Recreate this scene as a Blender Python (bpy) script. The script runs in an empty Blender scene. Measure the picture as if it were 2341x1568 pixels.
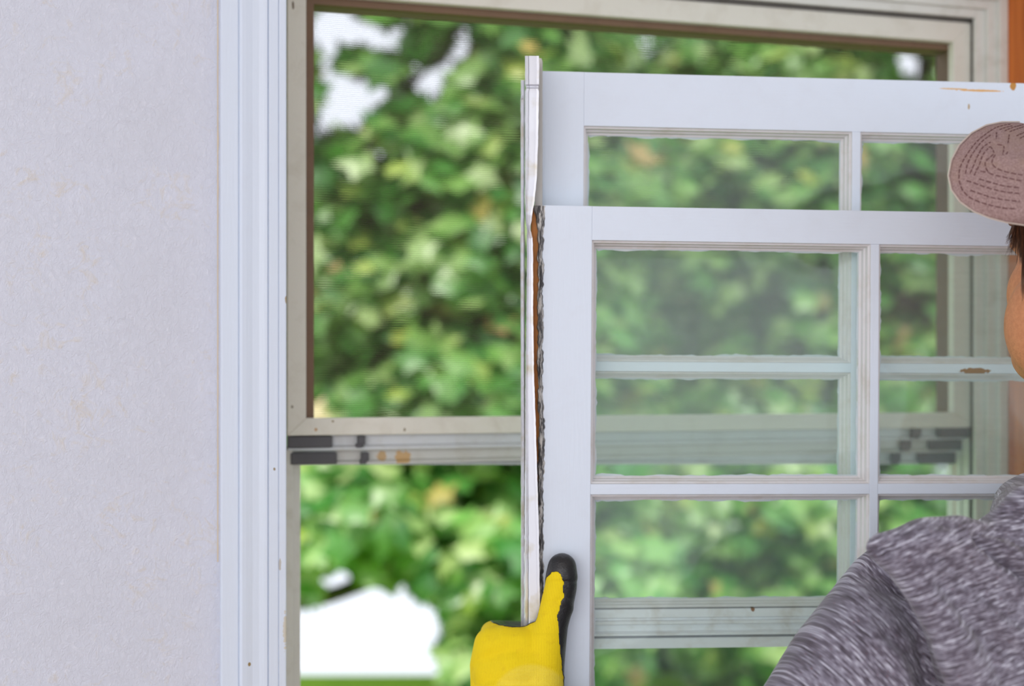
import bpy, bmesh, math, random
import numpy as np
from mathutils import Vector, Matrix, noise
random.seed(7); RNG = np.random.default_rng(11)
SC = bpy.context.scene
COL = SC.collection
# ------------------------------------------------------------------ camera, sky, sun, added fill light, exposure
W_PX, H_PX, FPX = 2341, 1568, 3250.0
CX, HOR = 1170.5, 855.0                      # principal column, horizon row
TH = math.atan(0.0000897 * FPX)              # camera turned right of the wall's normal
CAM = Vector((0.0, -1.465, 1.55))
FWD = Vector((math.sin(TH), math.cos(TH), 0)); RGT = Vector((math.cos(TH), -math.sin(TH), 0)); UP = Vector((0, 0, 1))
cd = bpy.data.cameras.new('camera'); cam = bpy.data.objects.new('camera', cd); COL.objects.link(cam)
cam.location = CAM
cam.rotation_euler = (math.pi / 2, 0, -TH)
cd.sensor_width = 36; cd.lens = FPX / W_PX * 36
cd.shift_y = (HOR - H_PX / 2) / W_PX
cd.clip_start = 0.05; cd.clip_end = 200
cd.dof.use_dof = True; cd.dof.focus_distance = 1.335; cd.dof.aperture_fstop = 2.8
SC.camera = cam
SC.view_settings.view_transform = 'Standard'; SC.view_settings.look = 'None'
SC.view_settings.exposure = 0.0; SC.view_settings.gamma = 1.0; SC.view_settings.use_curve_mapping = False
wd = bpy.data.worlds.new('overcast_sky'); SC.world = wd; wd.use_nodes = True
bg = wd.node_tree.nodes['Background']; bg.inputs[0].default_value = (0.92, 0.97, 1.06, 1); bg.inputs[1].default_value = 1.38
sl = bpy.data.lights.new('sun', 'SUN'); sl.energy = 3.0; sl.angle = 0.05; sl.color = (1.0, 0.96, 0.86)
so = bpy.data.objects.new('sun', sl); COL.objects.link(so)
so.rotation_euler = Vector((0.35, 0.75, -0.85)).to_track_quat('-Z', 'Y').to_euler()
al = bpy.data.lights.new('soft_fill', 'AREA'); al.shape = 'RECTANGLE'; al.size = 2.2; al.size_y = 1.6; al.energy = 42; al.color = (1.0, 0.98, 0.96)  # soft fill lamp added behind the camera to shape and brighten the interior
ao = bpy.data.objects.new('soft_fill', al); COL.objects.link(ao); ao.location = (-1.9, -3.6, 2.2)
ao.rotation_euler = (Vector((0.35, 0, 1.5)) - Vector(ao.location)).to_track_quat('-Z', 'Y').to_euler()

# ------------------------------------------------------------------ helpers
def P(px, py, Z):
    return CAM + FWD * Z + RGT * ((px - CX) / FPX * Z) + UP * ((HOR - py) / FPX * Z)
def ray(px, py):
    return FWD + RGT * ((px - CX) / FPX) + UP * ((HOR - py) / FPX)
def on_y(px, py, y):                          # where the view line meets the wall-parallel plane y
    d = ray(px, py); return CAM + d * ((y - CAM.y) / d.y)
def proj(p):
    d = Vector(p) - CAM; z = d.dot(FWD); return CX + d.dot(RGT) / z * FPX, HOR - d.z / z * FPX, z
def lin(c):
    c = c / 255.0; return c / 12.92 if c <= 0.04045 else ((c + 0.055) / 1.055) ** 2.4
def RGB(r, g, b): return (lin(r), lin(g), lin(b), 1)
def tag(o, label=None, cat=None, group=None, kind=None):
    if label: o['label'] = label
    if cat: o['category'] = cat
    if group: o['group'] = group
    if kind: o['kind'] = kind
    return o
def empty(name, loc=(0, 0, 0), mat=None):
    o = bpy.data.objects.new(name, None); COL.objects.link(o); o.empty_display_size = 0.05
    if mat is not None: o.matrix_world = mat
    else: o.location = loc
    bpy.context.view_layer.update()
    return o
def link(name, me, mat, parent=None, world=True, smooth=False):
    o = bpy.data.objects.new(name, me); COL.objects.link(o)
    if mat: me.materials.append(mat)
    if parent:
        o.parent = parent
        if world: o.matrix_parent_inverse = parent.matrix_world.inverted()
    if smooth: me.polygons.foreach_set('use_smooth', [True] * len(me.polygons))
    return o
def mesh(verts, faces, name='m'):
    me = bpy.data.meshes.new(name); me.from_pydata([tuple(v) for v in verts], [], faces); me.update(); return me
def boxes(bl, bevel=0.0):                     # bl: (x0,x1,y0,y1,z0,z1) list, one mesh
    bm = bmesh.new()
    for x0, x1, y0, y1, z0, z1 in bl:
        vs = [bm.verts.new((x, y, z)) for x in (x0, x1) for y in (y0, y1) for z in (z0, z1)]
        for f in ((0, 1, 3, 2), (4, 6, 7, 5), (0, 4, 5, 1), (2, 3, 7, 6), (0, 2, 6, 4), (1, 5, 7, 3)):
            bm.faces.new([vs[i] for i in f])
    if bevel: bmesh.ops.bevel(bm, geom=list(bm.edges), offset=bevel, segments=2, affect='EDGES', profile=0.6)
    bmesh.ops.recalc_face_normals(bm, faces=bm.faces)
    me = bpy.data.meshes.new('b'); bm.to_mesh(me); bm.free(); return me
def ring(x0, x1, z0, z1, prof, close=False):  # mitred frame: prof = (inset, y) list
    vs, fs = [], []
    n = len(prof)
    for ins, y in prof:
        vs += [(x0 + ins, y, z0 + ins), (x1 - ins, y, z0 + ins), (x1 - ins, y, z1 - ins), (x0 + ins, y, z1 - ins)]
    for k in range(n if close else n - 1):
        a, b = 4 * k, 4 * ((k + 1) % n)
        for j in range(4):
            fs.append((a + j, a + (j + 1) % 4, b + (j + 1) % 4, b + j))
    me = mesh(vs, fs)
    bm = bmesh.new(); bm.from_mesh(me); bmesh.ops.recalc_face_normals(bm, faces=bm.faces); bm.to_mesh(me); bm.free()
    return me
def extrude_prof(prof, z0, z1, flip=False):   # closed (x,y) profile run vertically
    n = len(prof)
    vs = [(x, y, z0) for x, y in prof] + [(x, y, z1) for x, y in prof]
    fs = [(i, (i + 1) % n, n + (i + 1) % n, n + i) for i in range(n)] + [tuple(range(n))[::-1], tuple(range(n, 2 * n))]
    me = mesh(vs, fs); bm = bmesh.new(); bm.from_mesh(me); bmesh.ops.recalc_face_normals(bm, faces=bm.faces); bm.to_mesh(me); bm.free()
    return me
def chain(pts, step=0.35):                    # pts: (Vector, r) joined by interpolated balls
    out = []
    for (a, ra), (b, rb) in zip(pts, pts[1:]):
        n = max(1, int((b - a).length / (min(ra, rb) * step)))
        out += [(a.lerp(b, k / n), ra + (rb - ra) * k / n) for k in range(n)]
    out.append(pts[-1]); return out
def blob(balls, ells=(), voxel=0.004, smooth=6, sub=3):
    """one continuous surface grown over balls (p, r) and ellipsoids (centre, 3 axes, 3 radii)"""
    bm = bmesh.new()
    for p, r in balls:
        bmesh.ops.create_icosphere(bm, subdivisions=sub, radius=r, matrix=Matrix.Translation(p))
    for c, ax, rr in ells:
        m = Matrix.Identity(4)
        for i in range(3):
            v = Vector(ax[i]) * rr[i]
            m[0][i], m[1][i], m[2][i] = v
        m.translation = c
        bmesh.ops.create_icosphere(bm, subdivisions=4, radius=1.0, matrix=m)
    bmesh.ops.recalc_face_normals(bm, faces=bm.faces)
    me = bpy.data.meshes.new('t'); bm.to_mesh(me); bm.free()
    o = bpy.data.objects.new('t', me); COL.objects.link(o)
    md = o.modifiers.new('r', 'REMESH'); md.mode = 'VOXEL'; md.voxel_size = voxel
    if smooth:
        s = o.modifiers.new('s', 'SMOOTH'); s.iterations = smooth; s.factor = 0.5
    dg = bpy.context.evaluated_depsgraph_get(); dg.update()
    res = bpy.data.meshes.new_from_object(o.evaluated_get(dg))
    bpy.data.objects.remove(o); bpy.data.meshes.remove(me)
    return res
def coords(me):
    a = np.empty(len(me.vertices) * 3); me.vertices.foreach_get('co', a); return a.reshape(-1, 3)
def normals(me):
    a = np.empty(len(me.vertices) * 3, dtype=np.float32); me.vertex_normals.foreach_get('vector', a); return a.reshape(-1, 3).astype(float)
def set_coords(me, a): me.vertices.foreach_set('co', a.ravel()); me.update()
def nproj(a):
    d = a - np.array(CAM); z = d @ np.array(FWD); return CX + (d @ np.array(RGT)) / z * FPX, HOR - d[:, 2] / z * FPX, z
def seg_dist(x, y, poly):                     # distance of image points to a polyline, with the run parameter
    best = np.full(len(x), 1e9); par = np.zeros(len(x)); side = np.zeros(len(x)); n = len(poly) - 1
    for i in range(n):
        (x0, y0), (x1, y1) = poly[i], poly[i + 1]
        dx, dy = x1 - x0, y1 - y0; L = dx * dx + dy * dy
        t = np.clip(((x - x0) * dx + (y - y0) * dy) / L, 0, 1)
        d = np.hypot(x - x0 - t * dx, y - y0 - t * dy)
        s = np.sign((x - x0) * dy - (y - y0) * dx)
        m = d < best; best[m] = d[m]; par[m] = (i + t[m]) / n; side[m] = s[m]
    return best, par, side
def sculpt(me, strokes, axis=None):
    """folds pressed into / raised from a cloth surface: (polyline, width px, depth m, facing test)"""
    a = coords(me); nm = normals(me); x, y, z = nproj(a)
    face = np.clip(-(nm @ np.array(FWD)) * 2.0 + 0.3, 0, 1)
    off = np.zeros(len(a))
    for poly, w, dep in strokes:
        d, t, s = seg_dist(x, y, poly)
        off += dep * np.exp(-(d / w) ** 2) * face
    set_coords(me, a + nm * off[:, None])
def inside_poly(x, y, poly):
    r = np.zeros(len(x), bool); j = len(poly) - 1
    for i in range(len(poly)):
        xi, yi = poly[i]; xj, yj = poly[j]
        c = ((yi > y) != (yj > y)) & (x < (xj - xi) * (y - yi) / ((yj - yi) if yj != yi else 1e-9) + xi)
        r ^= c; j = i
    return r

# ------------------------------------------------------------------ materials
class NT:
    def __init__(s, name):
        s.m = bpy.data.materials.new(name); s.m.use_nodes = True; s.t = s.m.node_tree; s.n = s.t.nodes; s.l = s.t.links
        s.b = s.n['Principled BSDF']; s.out = s.n['Material Output']
    def node(s, typ, **kw):
        n = s.n.new(typ)
        for k, v in kw.items():
            if k.startswith('i_'):
                key = k[2:]; key = int(key) if key.isdigit() else key.replace('_', ' ')
                if hasattr(v, 'bl_rna') or isinstance(v, bpy.types.NodeSocket): s.l.new(v, n.inputs[key])
                else: n.inputs[key].default_value = v
            else: setattr(n, k, v)
        return n
    def math(s, op, a, b=None, c=None, clamp=False):
        n = s.n.new('ShaderNodeMath'); n.operation = op; n.use_clamp = clamp
        for i, v in enumerate((a, b, c)):
            if v is None: continue
            if isinstance(v, bpy.types.NodeSocket): s.l.new(v, n.inputs[i])
            else: n.inputs[i].default_value = v
        return n.outputs[0]
    def vmath(s, op, a, b=None):
        n = s.n.new('ShaderNodeVectorMath'); n.operation = op
        for i, v in enumerate((a, b)):
            if v is None: continue
            if isinstance(v, bpy.types.NodeSocket): s.l.new(v, n.inputs[i])
            else: n.inputs[i].default_value = v
        return n.outputs['Value'] if op in ('LENGTH', 'DOT_PRODUCT') else n.outputs[0]
    def noise(s, vec, scale, detail=3, rough=0.5, dist=0.0):
        n = s.n.new('ShaderNodeTexNoise'); s.l.new(vec, n.inputs['Vector']); n.inputs['Scale'].default_value = scale
        n.inputs['Detail'].default_value = detail; n.inputs['Roughness'].default_value = rough; n.inputs['Distortion'].default_value = dist
        return n.outputs[0]
    def ramp(s, fac, stops, interp='LINEAR'):
        n = s.n.new('ShaderNodeValToRGB'); s.l.new(fac, n.inputs[0]); cr = n.color_ramp; cr.interpolation = interp
        while len(cr.elements) < len(stops): cr.elements.new(0.5)
        for e, (p, c) in zip(cr.elements, stops): e.position = p; e.color = c
        return n.outputs[0]
    def mix(s, fac, a, b):
        n = s.n.new('ShaderNodeMix'); n.data_type = 'RGBA'
        for k, v in ((0, fac), (6, a), (7, b)):
            if isinstance(v, bpy.types.NodeSocket): s.l.new(v, n.inputs[k])
            else: n.inputs[k].default_value = v
        return n.outputs[2]
    def obj(s):
        return s.n.new('ShaderNodeTexCoord').outputs['Object']
    def world(s):
        return s.n.new('ShaderNodeNewGeometry').outputs['Position']
    def scale(s, vec, sc):
        n = s.n.new('ShaderNodeMapping'); s.l.new(vec, n.inputs[0]); n.inputs['Scale'].default_value = sc; return n.outputs[0]
    def bump(s, h, strength=0.3, dist=0.001):
        n = s.n.new('ShaderNodeBump'); s.l.new(h, n.inputs['Height']); n.inputs['Strength'].default_value = strength
        n.inputs['Distance'].default_value = dist; s.l.new(n.outputs[0], s.b.inputs['Normal'])
    def col(s, c):
        if isinstance(c, bpy.types.NodeSocket): s.l.new(c, s.b.inputs['Base Color'])
        else: s.b.inputs['Base Color'].default_value = c
    def rough(s, v): s.b.inputs['Roughness'].default_value = v
    def marks(s, base, vec, marks):           # stains and chips: (centre, radii, colour, ragged)
        c = base
        for cen, rad, colr, rag in marks:
            d = s.vmath('SUBTRACT', vec, tuple(cen))
            d = s.vmath('DIVIDE', d, tuple(rad))
            L = s.vmath('LENGTH', d)
            nz = s.noise(vec, 260 if min(rad) < 0.004 else 120, 3, 0.6)
            L = s.math('ADD', L, s.math('MULTIPLY', s.math('SUBTRACT', nz, 0.5), rag * 2))
            f = s.math('SUBTRACT', 1.0, s.math('MULTIPLY', s.math('SUBTRACT', L, 0.85), 6.0, clamp=True), clamp=True)
            c = s.mix(f, c, colr)
        return c

def paint(name, base, dirt=None, amount=0.3, rough=0.45, grain='z', marks=(), world=False):
    t = NT(name); v = t.world() if world else t.obj()
    st = {'z': (1, 1, 0.06), 'x': (0.06, 1, 1), None: (1, 1, 1)}[grain]
    gv = t.scale(v, st)
    g = t.noise(gv, 420, 2, 0.55)
    c = base
    if dirt:
        d = t.noise(v, 26, 5, 0.65, 0.4)
        f = t.math('MULTIPLY', t.math('SUBTRACT', d, 0.5, clamp=True), amount * 5, clamp=True)
        c = t.mix(f, base, dirt)
    if marks: c = t.marks(c, v, marks)
    t.col(c); t.rough(rough); t.bump(g, 0.35, 0.0006)
    return t.m
WHITE = RGB(224, 233, 246)
M = {}
M['sash_v'] = paint('white_paint_vertical_brush', WHITE, RGB(205, 205, 212), 0.10, 0.42, 'z')
M['sash_h'] = paint('white_paint_horizontal_brush', WHITE, RGB(205, 205, 212), 0.10, 0.42, 'x')
M['mould'] = paint('aged_moulding_paint', RGB(220, 218, 220), RGB(180, 164, 140), 0.30, 0.5, None)
M['trim'] = paint('trim_paint', RGB(217, 226, 240), RGB(206, 208, 214), 0.10, 0.4, 'z')
M['cream'] = paint('cream_enamel', RGB(224, 219, 208), RGB(160, 140, 108), 0.22, 0.5, None)
M['cream_white'] = paint('off_white_enamel', RGB(212, 214, 218), RGB(160, 145, 118), 0.22, 0.45, None)
M['recess'] = paint('brown_enamel', RGB(118, 90, 68), RGB(84, 62, 46), 0.3, 0.6, None)
M['jambwhite'] = paint('weathered_jamb_paint', RGB(222, 220, 214), RGB(160, 150, 128), 0.3, 0.55, 'z')
M['outer'] = paint('grey_outer_frame', RGB(118, 112, 106), RGB(80, 72, 62), 0.3, 0.5, None)
M['clip'] = paint('dark_grey_plastic', RGB(78, 76, 80), RGB(110, 106, 100), 0.2, 0.5, None)
M['putty'] = paint('glazing_putty', RGB(196, 208, 212), RGB(225, 226, 228), 0.5, 0.6, None)

def m_wood(name, c0, c1, sc=1.0):
    t = NT(name); v = t.world(); g = t.scale(v, (1, 1, 0.07))
    n = t.noise(g, 60 * sc, 6, 0.6, 0.8)
    c = t.ramp(n, [(0.3, c0), (0.7, c1)]); t.col(c); t.rough(0.6); t.bump(n, 0.2, 0.001); return t.m
M['bare_wood'] = m_wood('bare_orange_wood', RGB(206, 118, 46), RGB(240, 166, 92), 3)
M['jamb_wood'] = m_wood('stained_jamb_wood', RGB(180, 84, 20), RGB(226, 126, 52))
M['bark'] = m_wood('bark', RGB(70, 66, 60), RGB(120, 112, 98))
M['floor_wood'] = m_wood('floor_boards', RGB(120, 84, 56), RGB(150, 108, 74))
t = NT('cracked_caulk'); v = t.world(); n = t.noise(t.scale(v, (1, 1, .16)), 300, 4, 0.7)
t.col(t.ramp(n, [(0.40, RGB(56, 54, 56)), (0.50, RGB(104, 102, 102)), (0.56, RGB(206, 202, 196))])); t.rough(0.7); t.bump(n, 0.8, 0.002); M['caulk'] = t.m

t = NT('bent_aluminium'); v = t.world()
n = t.noise(t.scale(v, (1, 1, 0.05)), 160, 3, 0.5); n2 = t.noise(v, 30, 4, 0.6)
t.col(t.mix(t.math('MULTIPLY', t.math('SUBTRACT', n2, 0.52, clamp=True), 6, clamp=True), RGB(222, 222, 228), RGB(205, 198, 184)))
t.b.inputs['Metallic'].default_value = 0.45; t.rough(0.33); t.bump(n, 0.15, 0.0008); M['alu'] = t.m
t = NT('dull_grey_metal'); t.col(RGB(196, 192, 186)); t.b.inputs['Metallic'].default_value = 0.3; t.rough(0.5); M['alu_dull'] = t.m

# wallpaper: raised feathery plaster pattern with warm flecks
t = NT('embossed_wallpaper'); v = t.world()
big = t.noise(v, 9, 4, 0.6, 0.6); fine = t.noise(t.scale(v, (1, 1, 0.7)), 190, 4, 0.62, 2.2); med = t.noise(v, 48, 5, 0.7, 1.6)
fl = t.math('MULTIPLY', t.math('SUBTRACT', t.math('MULTIPLY', med, t.math('ADD', big, 0.5)), 0.56, clamp=True), 5, clamp=True)
c = t.mix(t.math('MULTIPLY', big, 1.0), RGB(211, 213, 223), RGB(221, 224, 238))
c = t.mix(t.math('MULTIPLY', fl, 0.6), c, RGB(216, 206, 190))
hi = t.math('MULTIPLY', t.math('SUBTRACT', fine, 0.56, clamp=True), 4, clamp=True)
c = t.mix(t.math('MULTIPLY', hi, 0.8), c, RGB(233, 234, 244))
t.col(c); t.rough(0.7); t.bump(t.math('ADD', fine, t.math('MULTIPLY', med, 1.2)), 0.6, 0.0022); M['wallpaper'] = t.m
t = NT('ceiling_paint'); t.col(RGB(232, 232, 232)); M['ceiling'] = t.m
t = NT('outer_siding'); t.col(RGB(210, 206, 196)); M['siding'] = t.m
t = NT('dried_glue'); t.col(RGB(226, 204, 168)); t.rough(.6); M['glue'] = t.m

def m_glass(name, haze, tint, spec=0.07):
    t = NT(name); v = t.obj(); t.n.remove(t.b)
    tr = t.node('ShaderNodeBsdfTransparent', i_Color=tint)
    df = t.node('ShaderNodeBsdfDiffuse', i_Color=RGB(216, 226, 228))
    gl = t.node('ShaderNodeBsdfGlossy', i_Color=(1, 1, 1, 1), i_Roughness=0.02)
    rot = t.n.new('ShaderNodeMapping'); t.l.new(v, rot.inputs[0]); rot.inputs['Rotation'].default_value = (0, math.radians(38), 0); rot.inputs['Scale'].default_value = (1, 1, 14)
    sm = t.noise(rot.outputs[0], 26, 4, 0.6); cl = t.noise(v, 14, 3, 0.5)
    sp = t.noise(v, 900, 0, 0.5)
    speck = t.math('MULTIPLY', t.math('SUBTRACT', sp, 0.86, clamp=True), 12, clamp=True)
    f = t.math('ADD', t.math('MULTIPLY', t.math('ADD', sm, cl), haze), speck, clamp=True)
    m1 = t.n.new('ShaderNodeMixShader'); t.l.new(f, m1.inputs[0]); t.l.new(tr.outputs[0], m1.inputs[1]); t.l.new(df.outputs[0], m1.inputs[2])
    m2 = t.n.new('ShaderNodeMixShader'); m2.inputs[0].default_value = spec
    t.l.new(m1.outputs[0], m2.inputs[1]); t.l.new(gl.outputs[0], m2.inputs[2]); t.l.new(m2.outputs[0], t.out.inputs[0])
    return t.m
M['glass'] = m_glass('dusty_glass', 0.040, (0.955, 0.985, 0.965, 1), 0.02)
M['glass_back'] = m_glass('dusty_glass_back', 0.045, (0.96, 0.985, 0.97, 1), 0.015)
t = NT('insect_mesh'); v = t.obj(); t.n.remove(t.b); PIT = 0.0022
sx = t.n.new('ShaderNodeSeparateXYZ'); t.l.new(v, sx.inputs[0])
fx = t.math('LESS_THAN', t.math('FRACT', t.math('DIVIDE', sx.outputs[0], PIT)), 0.10)
fz = t.math('LESS_THAN', t.math('FRACT', t.math('DIVIDE', sx.outputs[2], PIT)), 0.24)
f = t.math('MAXIMUM', fx, fz)
tr = t.node('ShaderNodeBsdfTransparent'); df = t.node('ShaderNodeBsdfDiffuse', i_Color=RGB(100, 90, 82))
m1 = t.n.new('ShaderNodeMixShader'); t.l.new(f, m1.inputs[0]); t.l.new(tr.outputs[0], m1.inputs[1]); t.l.new(df.outputs[0], m1.inputs[2]); t.l.new(m1.outputs[0], t.out.inputs[0])
M['screen'] = t.m

def m_leaf(name, stops, trans=0.45):
    t = NT(name); r = t.n.new('ShaderNodeNewGeometry').outputs['Random Per Island']
    c = t.ramp(r, stops); t.n.remove(t.b)
    n2 = t.noise(t.world(), 4.5, 2, 0.5)
    hs = t.n.new('ShaderNodeHueSaturation'); t.l.new(c, hs.inputs['Color']); t.l.new(t.math('ADD', t.math('MULTIPLY', n2, 1.15), 0.56), hs.inputs['Value'])
    df = t.node('ShaderNodeBsdfDiffuse', i_Color=hs.outputs[0]); tl = t.node('ShaderNodeBsdfTranslucent', i_Color=hs.outputs[0])
    gl = t.node('ShaderNodeBsdfGlossy', i_Color=(1, 1, 1, 1), i_Roughness=0.38)
    a = t.n.new('ShaderNodeMixShader'); a.inputs[0].default_value = trans; t.l.new(df.outputs[0], a.inputs[1]); t.l.new(tl.outputs[0], a.inputs[2])
    b = t.n.new('ShaderNodeMixShader'); b.inputs[0].default_value = 0.07; t.l.new(a.outputs[0], b.inputs[1]); t.l.new(gl.outputs[0], b.inputs[2])
    t.l.new(b.outputs[0], t.out.inputs[0]); return t.m
M['leaf'] = m_leaf('maple_leaf', [(0.0, RGB(64, 132, 54)), (0.30, RGB(106, 168, 78)), (0.62, RGB(150, 194, 104)), (0.90, RGB(194, 216, 148)), (0.97, RGB(190, 206, 96)), (1.0, RGB(222, 170, 120))])
M['leaf_far'] = m_leaf('hedge_leaf', [(0.0, RGB(62, 122, 58)), (0.5, RGB(96, 154, 76)), (1.0, RGB(158, 192, 110))], 0.35)
t = NT('lawn_grass'); n = t.noise(t.world(), 30, 5, 0.7); t.col(t.ramp(n, [(0.3, RGB(110, 170, 30)), (0.7, RGB(176, 214, 60))])); t.rough(0.9); M['lawn'] = t.m
t = NT('pale_concrete'); n = t.noise(t.world(), 12, 5, 0.7); t.col(t.ramp(n, [(0.3, RGB(226, 226, 226)), (0.7, RGB(238, 238, 238))])); t.rough(0.9); M['drive'] = t.m

# ------------------------------------------------------------------ the room: wall with its window opening, floor, ceiling
X0 = on_y(655, 900, -0.018).x                 # left edge of the opening
XR_IN = on_y(2225, 500, 0.085).x              # inner face of the blind stop, right
XR = on_y(2285, 500, 0.085).x                 # right jamb board
ZT = on_y(2285, -8, 0.085).z                  # head jamb
ZB = 0.80
WT = 0.15
me = boxes([(-3.2, X0 - 0.004, 0, WT, 0, 2.7), (XR + 0.02, 3.6, 0, WT, 0, 2.7), (X0 - 0.004, XR + 0.02, 0, WT, ZT + 0.02, 2.7), (X0 - 0.004, XR + 0.02, 0, WT, 0, ZB - 0.02)])
tag(link('wall_front', me, M['wallpaper']), kind='structure', label='wall in pale embossed wallpaper with beige flecks', cat='wall')
tag(link('floor', boxes([(-3.2, 3.6, -5.0, WT, -0.06, 0)]), M['floor_wood']), kind='structure', label='brown wooden floor of the room', cat='floor')
tag(link('ceiling', boxes([(-3.2, 3.6, -5.0, WT, 2.7, 2.78)]), M['ceiling']), kind='structure', label='white ceiling of the room', cat='ceiling')
# left casing with its grooves
cx0 = on_y(505, 900, -0.014).x; cw = X0 - cx0; FZ = 0.0
prof = [(0, 0), (0, -.0125), (.02, -.0140), (.258, -.0146), (.265, -.0136), (.276, -.0134), (.286, -.0158), (.32, -.0176), (.38, -.0172), (.48, -.0158), (.58, -.0160),
        (.66, -.0174), (.704, -.0178), (.712, -.0158), (.722, -.0158), (.73, -.0178), (.868, -.0180), (.874, -.0168), (.880, -.0168), (.886, -.0182), (.985, -.0182), (1, -.0172), (1, 0)]
z_c0, z_c1 = ZB - 0.05, ZT + 0.07
nail1 = on_y(570, 1518, -0.016); nail2 = on_y(627, 1072, -0.017); n3 = on_y(652, 1440, -0.018); n4 = on_y(640, 1290, -0.018); n5 = on_y(655, 685, -0.018)
tm = paint('casing_paint', RGB(217, 226, 240), RGB(206, 208, 214), 0.10, 0.4, 'z', [
    (nail1, (.0016, .01, .0022), RGB(150, 126, 78), .3), (nail2, (.0012, .01, .0016), RGB(150, 132, 100), .3),
    (n3, (.0022, .01, .02), RGB(206, 200, 186), .9), (n4, (.0012, .01, .007), RGB(190, 186, 180), .8), (n5, (.0016, .01, .004), RGB(172, 152, 120), .5)], world=True)
me = extrude_prof([(cx0 + f * cw, y) for f, y in prof], z_c0, z_c1)
tag(link('trim_1', me, tm), kind='structure', label='white grooved casing board left of the window', cat='trim')
cx1 = XR + 0.004
me = extrude_prof([(cx1 + (1 - f) * cw + .0, y) for f, y in prof], z_c0, z_c1)
tag(link('trim_2', me, M['trim']), kind='structure', label='white grooved casing board right of the window', cat='trim')
tag(link('trim_3', boxes([(X0 - 0.0, cx1, -.018, -0.0, ZT + .006, ZT + .07)], .002), M['trim']), kind='structure', label='white head casing board above the window', cat='trim')
tag(link('trim_4', boxes([(cx0 - .02, cx1 + cw + .02, -.05, 0.08, ZB - .022, ZB)], .003), M['trim']), kind='structure', label='white window stool board below the window', cat='trim')
# thin yellowed glue line where the paper meets the casing
gx = cx0 - 0.0025
vs, fs = [], []
zs = np.linspace(1.36, 2.02, 90)
for i, z in enumerate(zs):
    w = 0.0006 + 0.0009 * max(0, noise.noise(Vector((3.1, 0, z * 40))))
    vs += [(gx, -0.0006, z), (gx + w + .0003, -0.0006, z)]
    if i: fs.append((2 * i - 2, 2 * i - 1, 2 * i + 1, 2 * i))
tag(link('trim_5', mesh(vs, fs), M['glue']), kind='structure', label='thin yellowed glue line beside the left casing', cat='glue line')
# jambs
tag(link('trim_6', boxes([(XR, XR + .018, 0.0, 0.20, ZB, ZT + .018)]), M['jamb_wood']), kind='structure', label='bare orange brown wooden jamb board right of the window', cat='jamb')
tag(link('trim_7', boxes([(X0 - .003, XR, 0.0, 0.20, ZT, ZT + .018)]), M['jambwhite']), kind='structure', label='off-white head jamb board across the top of the window', cat='jamb')
tag(link('trim_8', boxes([(X0 - .003, X0 + .001, 0.0, 0.20, ZB, ZT)]), M['jambwhite']), kind='structure', label='off-white left jamb board behind the left casing', cat='jamb')
# blind stop: stepped painted ring holding the storm window
pb = on_y(2225, 42, 0.085)
bs_in = XR - pb.x; bs_top = ZT - pb.z
def stop_ring(x0, x1, z0, z1, ins_x, ins_t, y0, y1):
    return [(x0, x0 + ins_x, y0, y1, z0, z1), (x1 - ins_x, x1, y0, y1, z0, z1), (x0 + ins_x, x1 - ins_x, y0, y1, z1 - ins_t, z1)]
STEPW = bs_in / 3
bl = []
for k in range(3):
    bl += stop_ring(X0 + .001, XR - .0005, ZB, ZT - .0005, STEPW * (k + 1), bs_top / 3 * (k + 1), 0.066 + .0065 * k, 0.066 + .0065 * (k + 1))
me = boxes([b for b in bl if not (b[0] < X0 + .01 and b[1] < X0 + .1)], .0012)
tag(link('trim_9', me, M['jambwhite']), kind='structure', label='weathered off-white stepped stop around the storm window', cat='trim')

# ------------------------------------------------------------------ storm window (window_1)
YS = 0.09
win = empty('window_1', (X0, YS, ZB)); tag(win, 'aluminium storm window with insect screen in its upper half', 'window', kind='structure')
fxL = on_y(657, 800, YS).x; fxR = on_y(2220, 500, YS).x; fzT = on_y(2220, 53, YS).z
ixL = on_y(700, 800, YS).x; ixR = on_y(2180, 500, YS).x; izT = on_y(2180, 96, YS).z
izB = on_y(900, 954, YS).z; fzB = on_y(900, 993, YS).z
def mitre(x0, x1, z0, z1, x0i, x1i, z0i, z1i, y0, y1, side):
    o = [(x0, z0), (x1, z0), (x1, z1), (x0, z1)]; i = [(x0i, z0i), (x1i, z0i), (x1i, z1i), (x0i, z1i)]
    a, b = side, (side + 1) % 4
    q = [o[a], o[b], i[b], i[a]]; vs = [(x, y0, z) for x, z in q] + [(x, y1, z) for x, z in q]
    me = mesh(vs, [(0, 1, 2, 3), (7, 6, 5, 4), (0, 4, 5, 1), (1, 5, 6, 2), (2, 6, 7, 3), (3, 7, 4, 0)])
    bm = bmesh.new(); bm.from_mesh(me); bmesh.ops.recalc_face_normals(bm, faces=bm.faces)
    bmesh.ops.bevel(bm, geom=list(bm.edges), offset=.0008, segments=1, affect='EDGES'); bm.to_mesh(me); bm.free(); return me
rust = [(on_y(722, 982, YS), (.002, .02, .002), RGB(196, 160, 120), .5), (on_y(761, 963, YS), (.0014, .02, .0012), RGB(140, 116, 70), .3), (on_y(925, 982, YS), (.0012, .02, .002), RGB(130, 112, 80), .3),
        (on_y(670, 12, YS), (.0012, .02, .005), RGB(110, 92, 70), .5), (on_y(668, 930, YS), (.0015, .02, .002), RGB(150, 140, 124), .5)]
M['cream_st'] = paint('stained_cream_enamel', RGB(224, 219, 208), RGB(166, 150, 122), 0.20, 0.5, None, rust, world=True)
for s in range(4):
    link('frame_member', mitre(fxL, fxR, fzB, fzT, ixL, ixR, izB, izT, YS, YS + .012, s), M['cream_st'], win)
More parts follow.
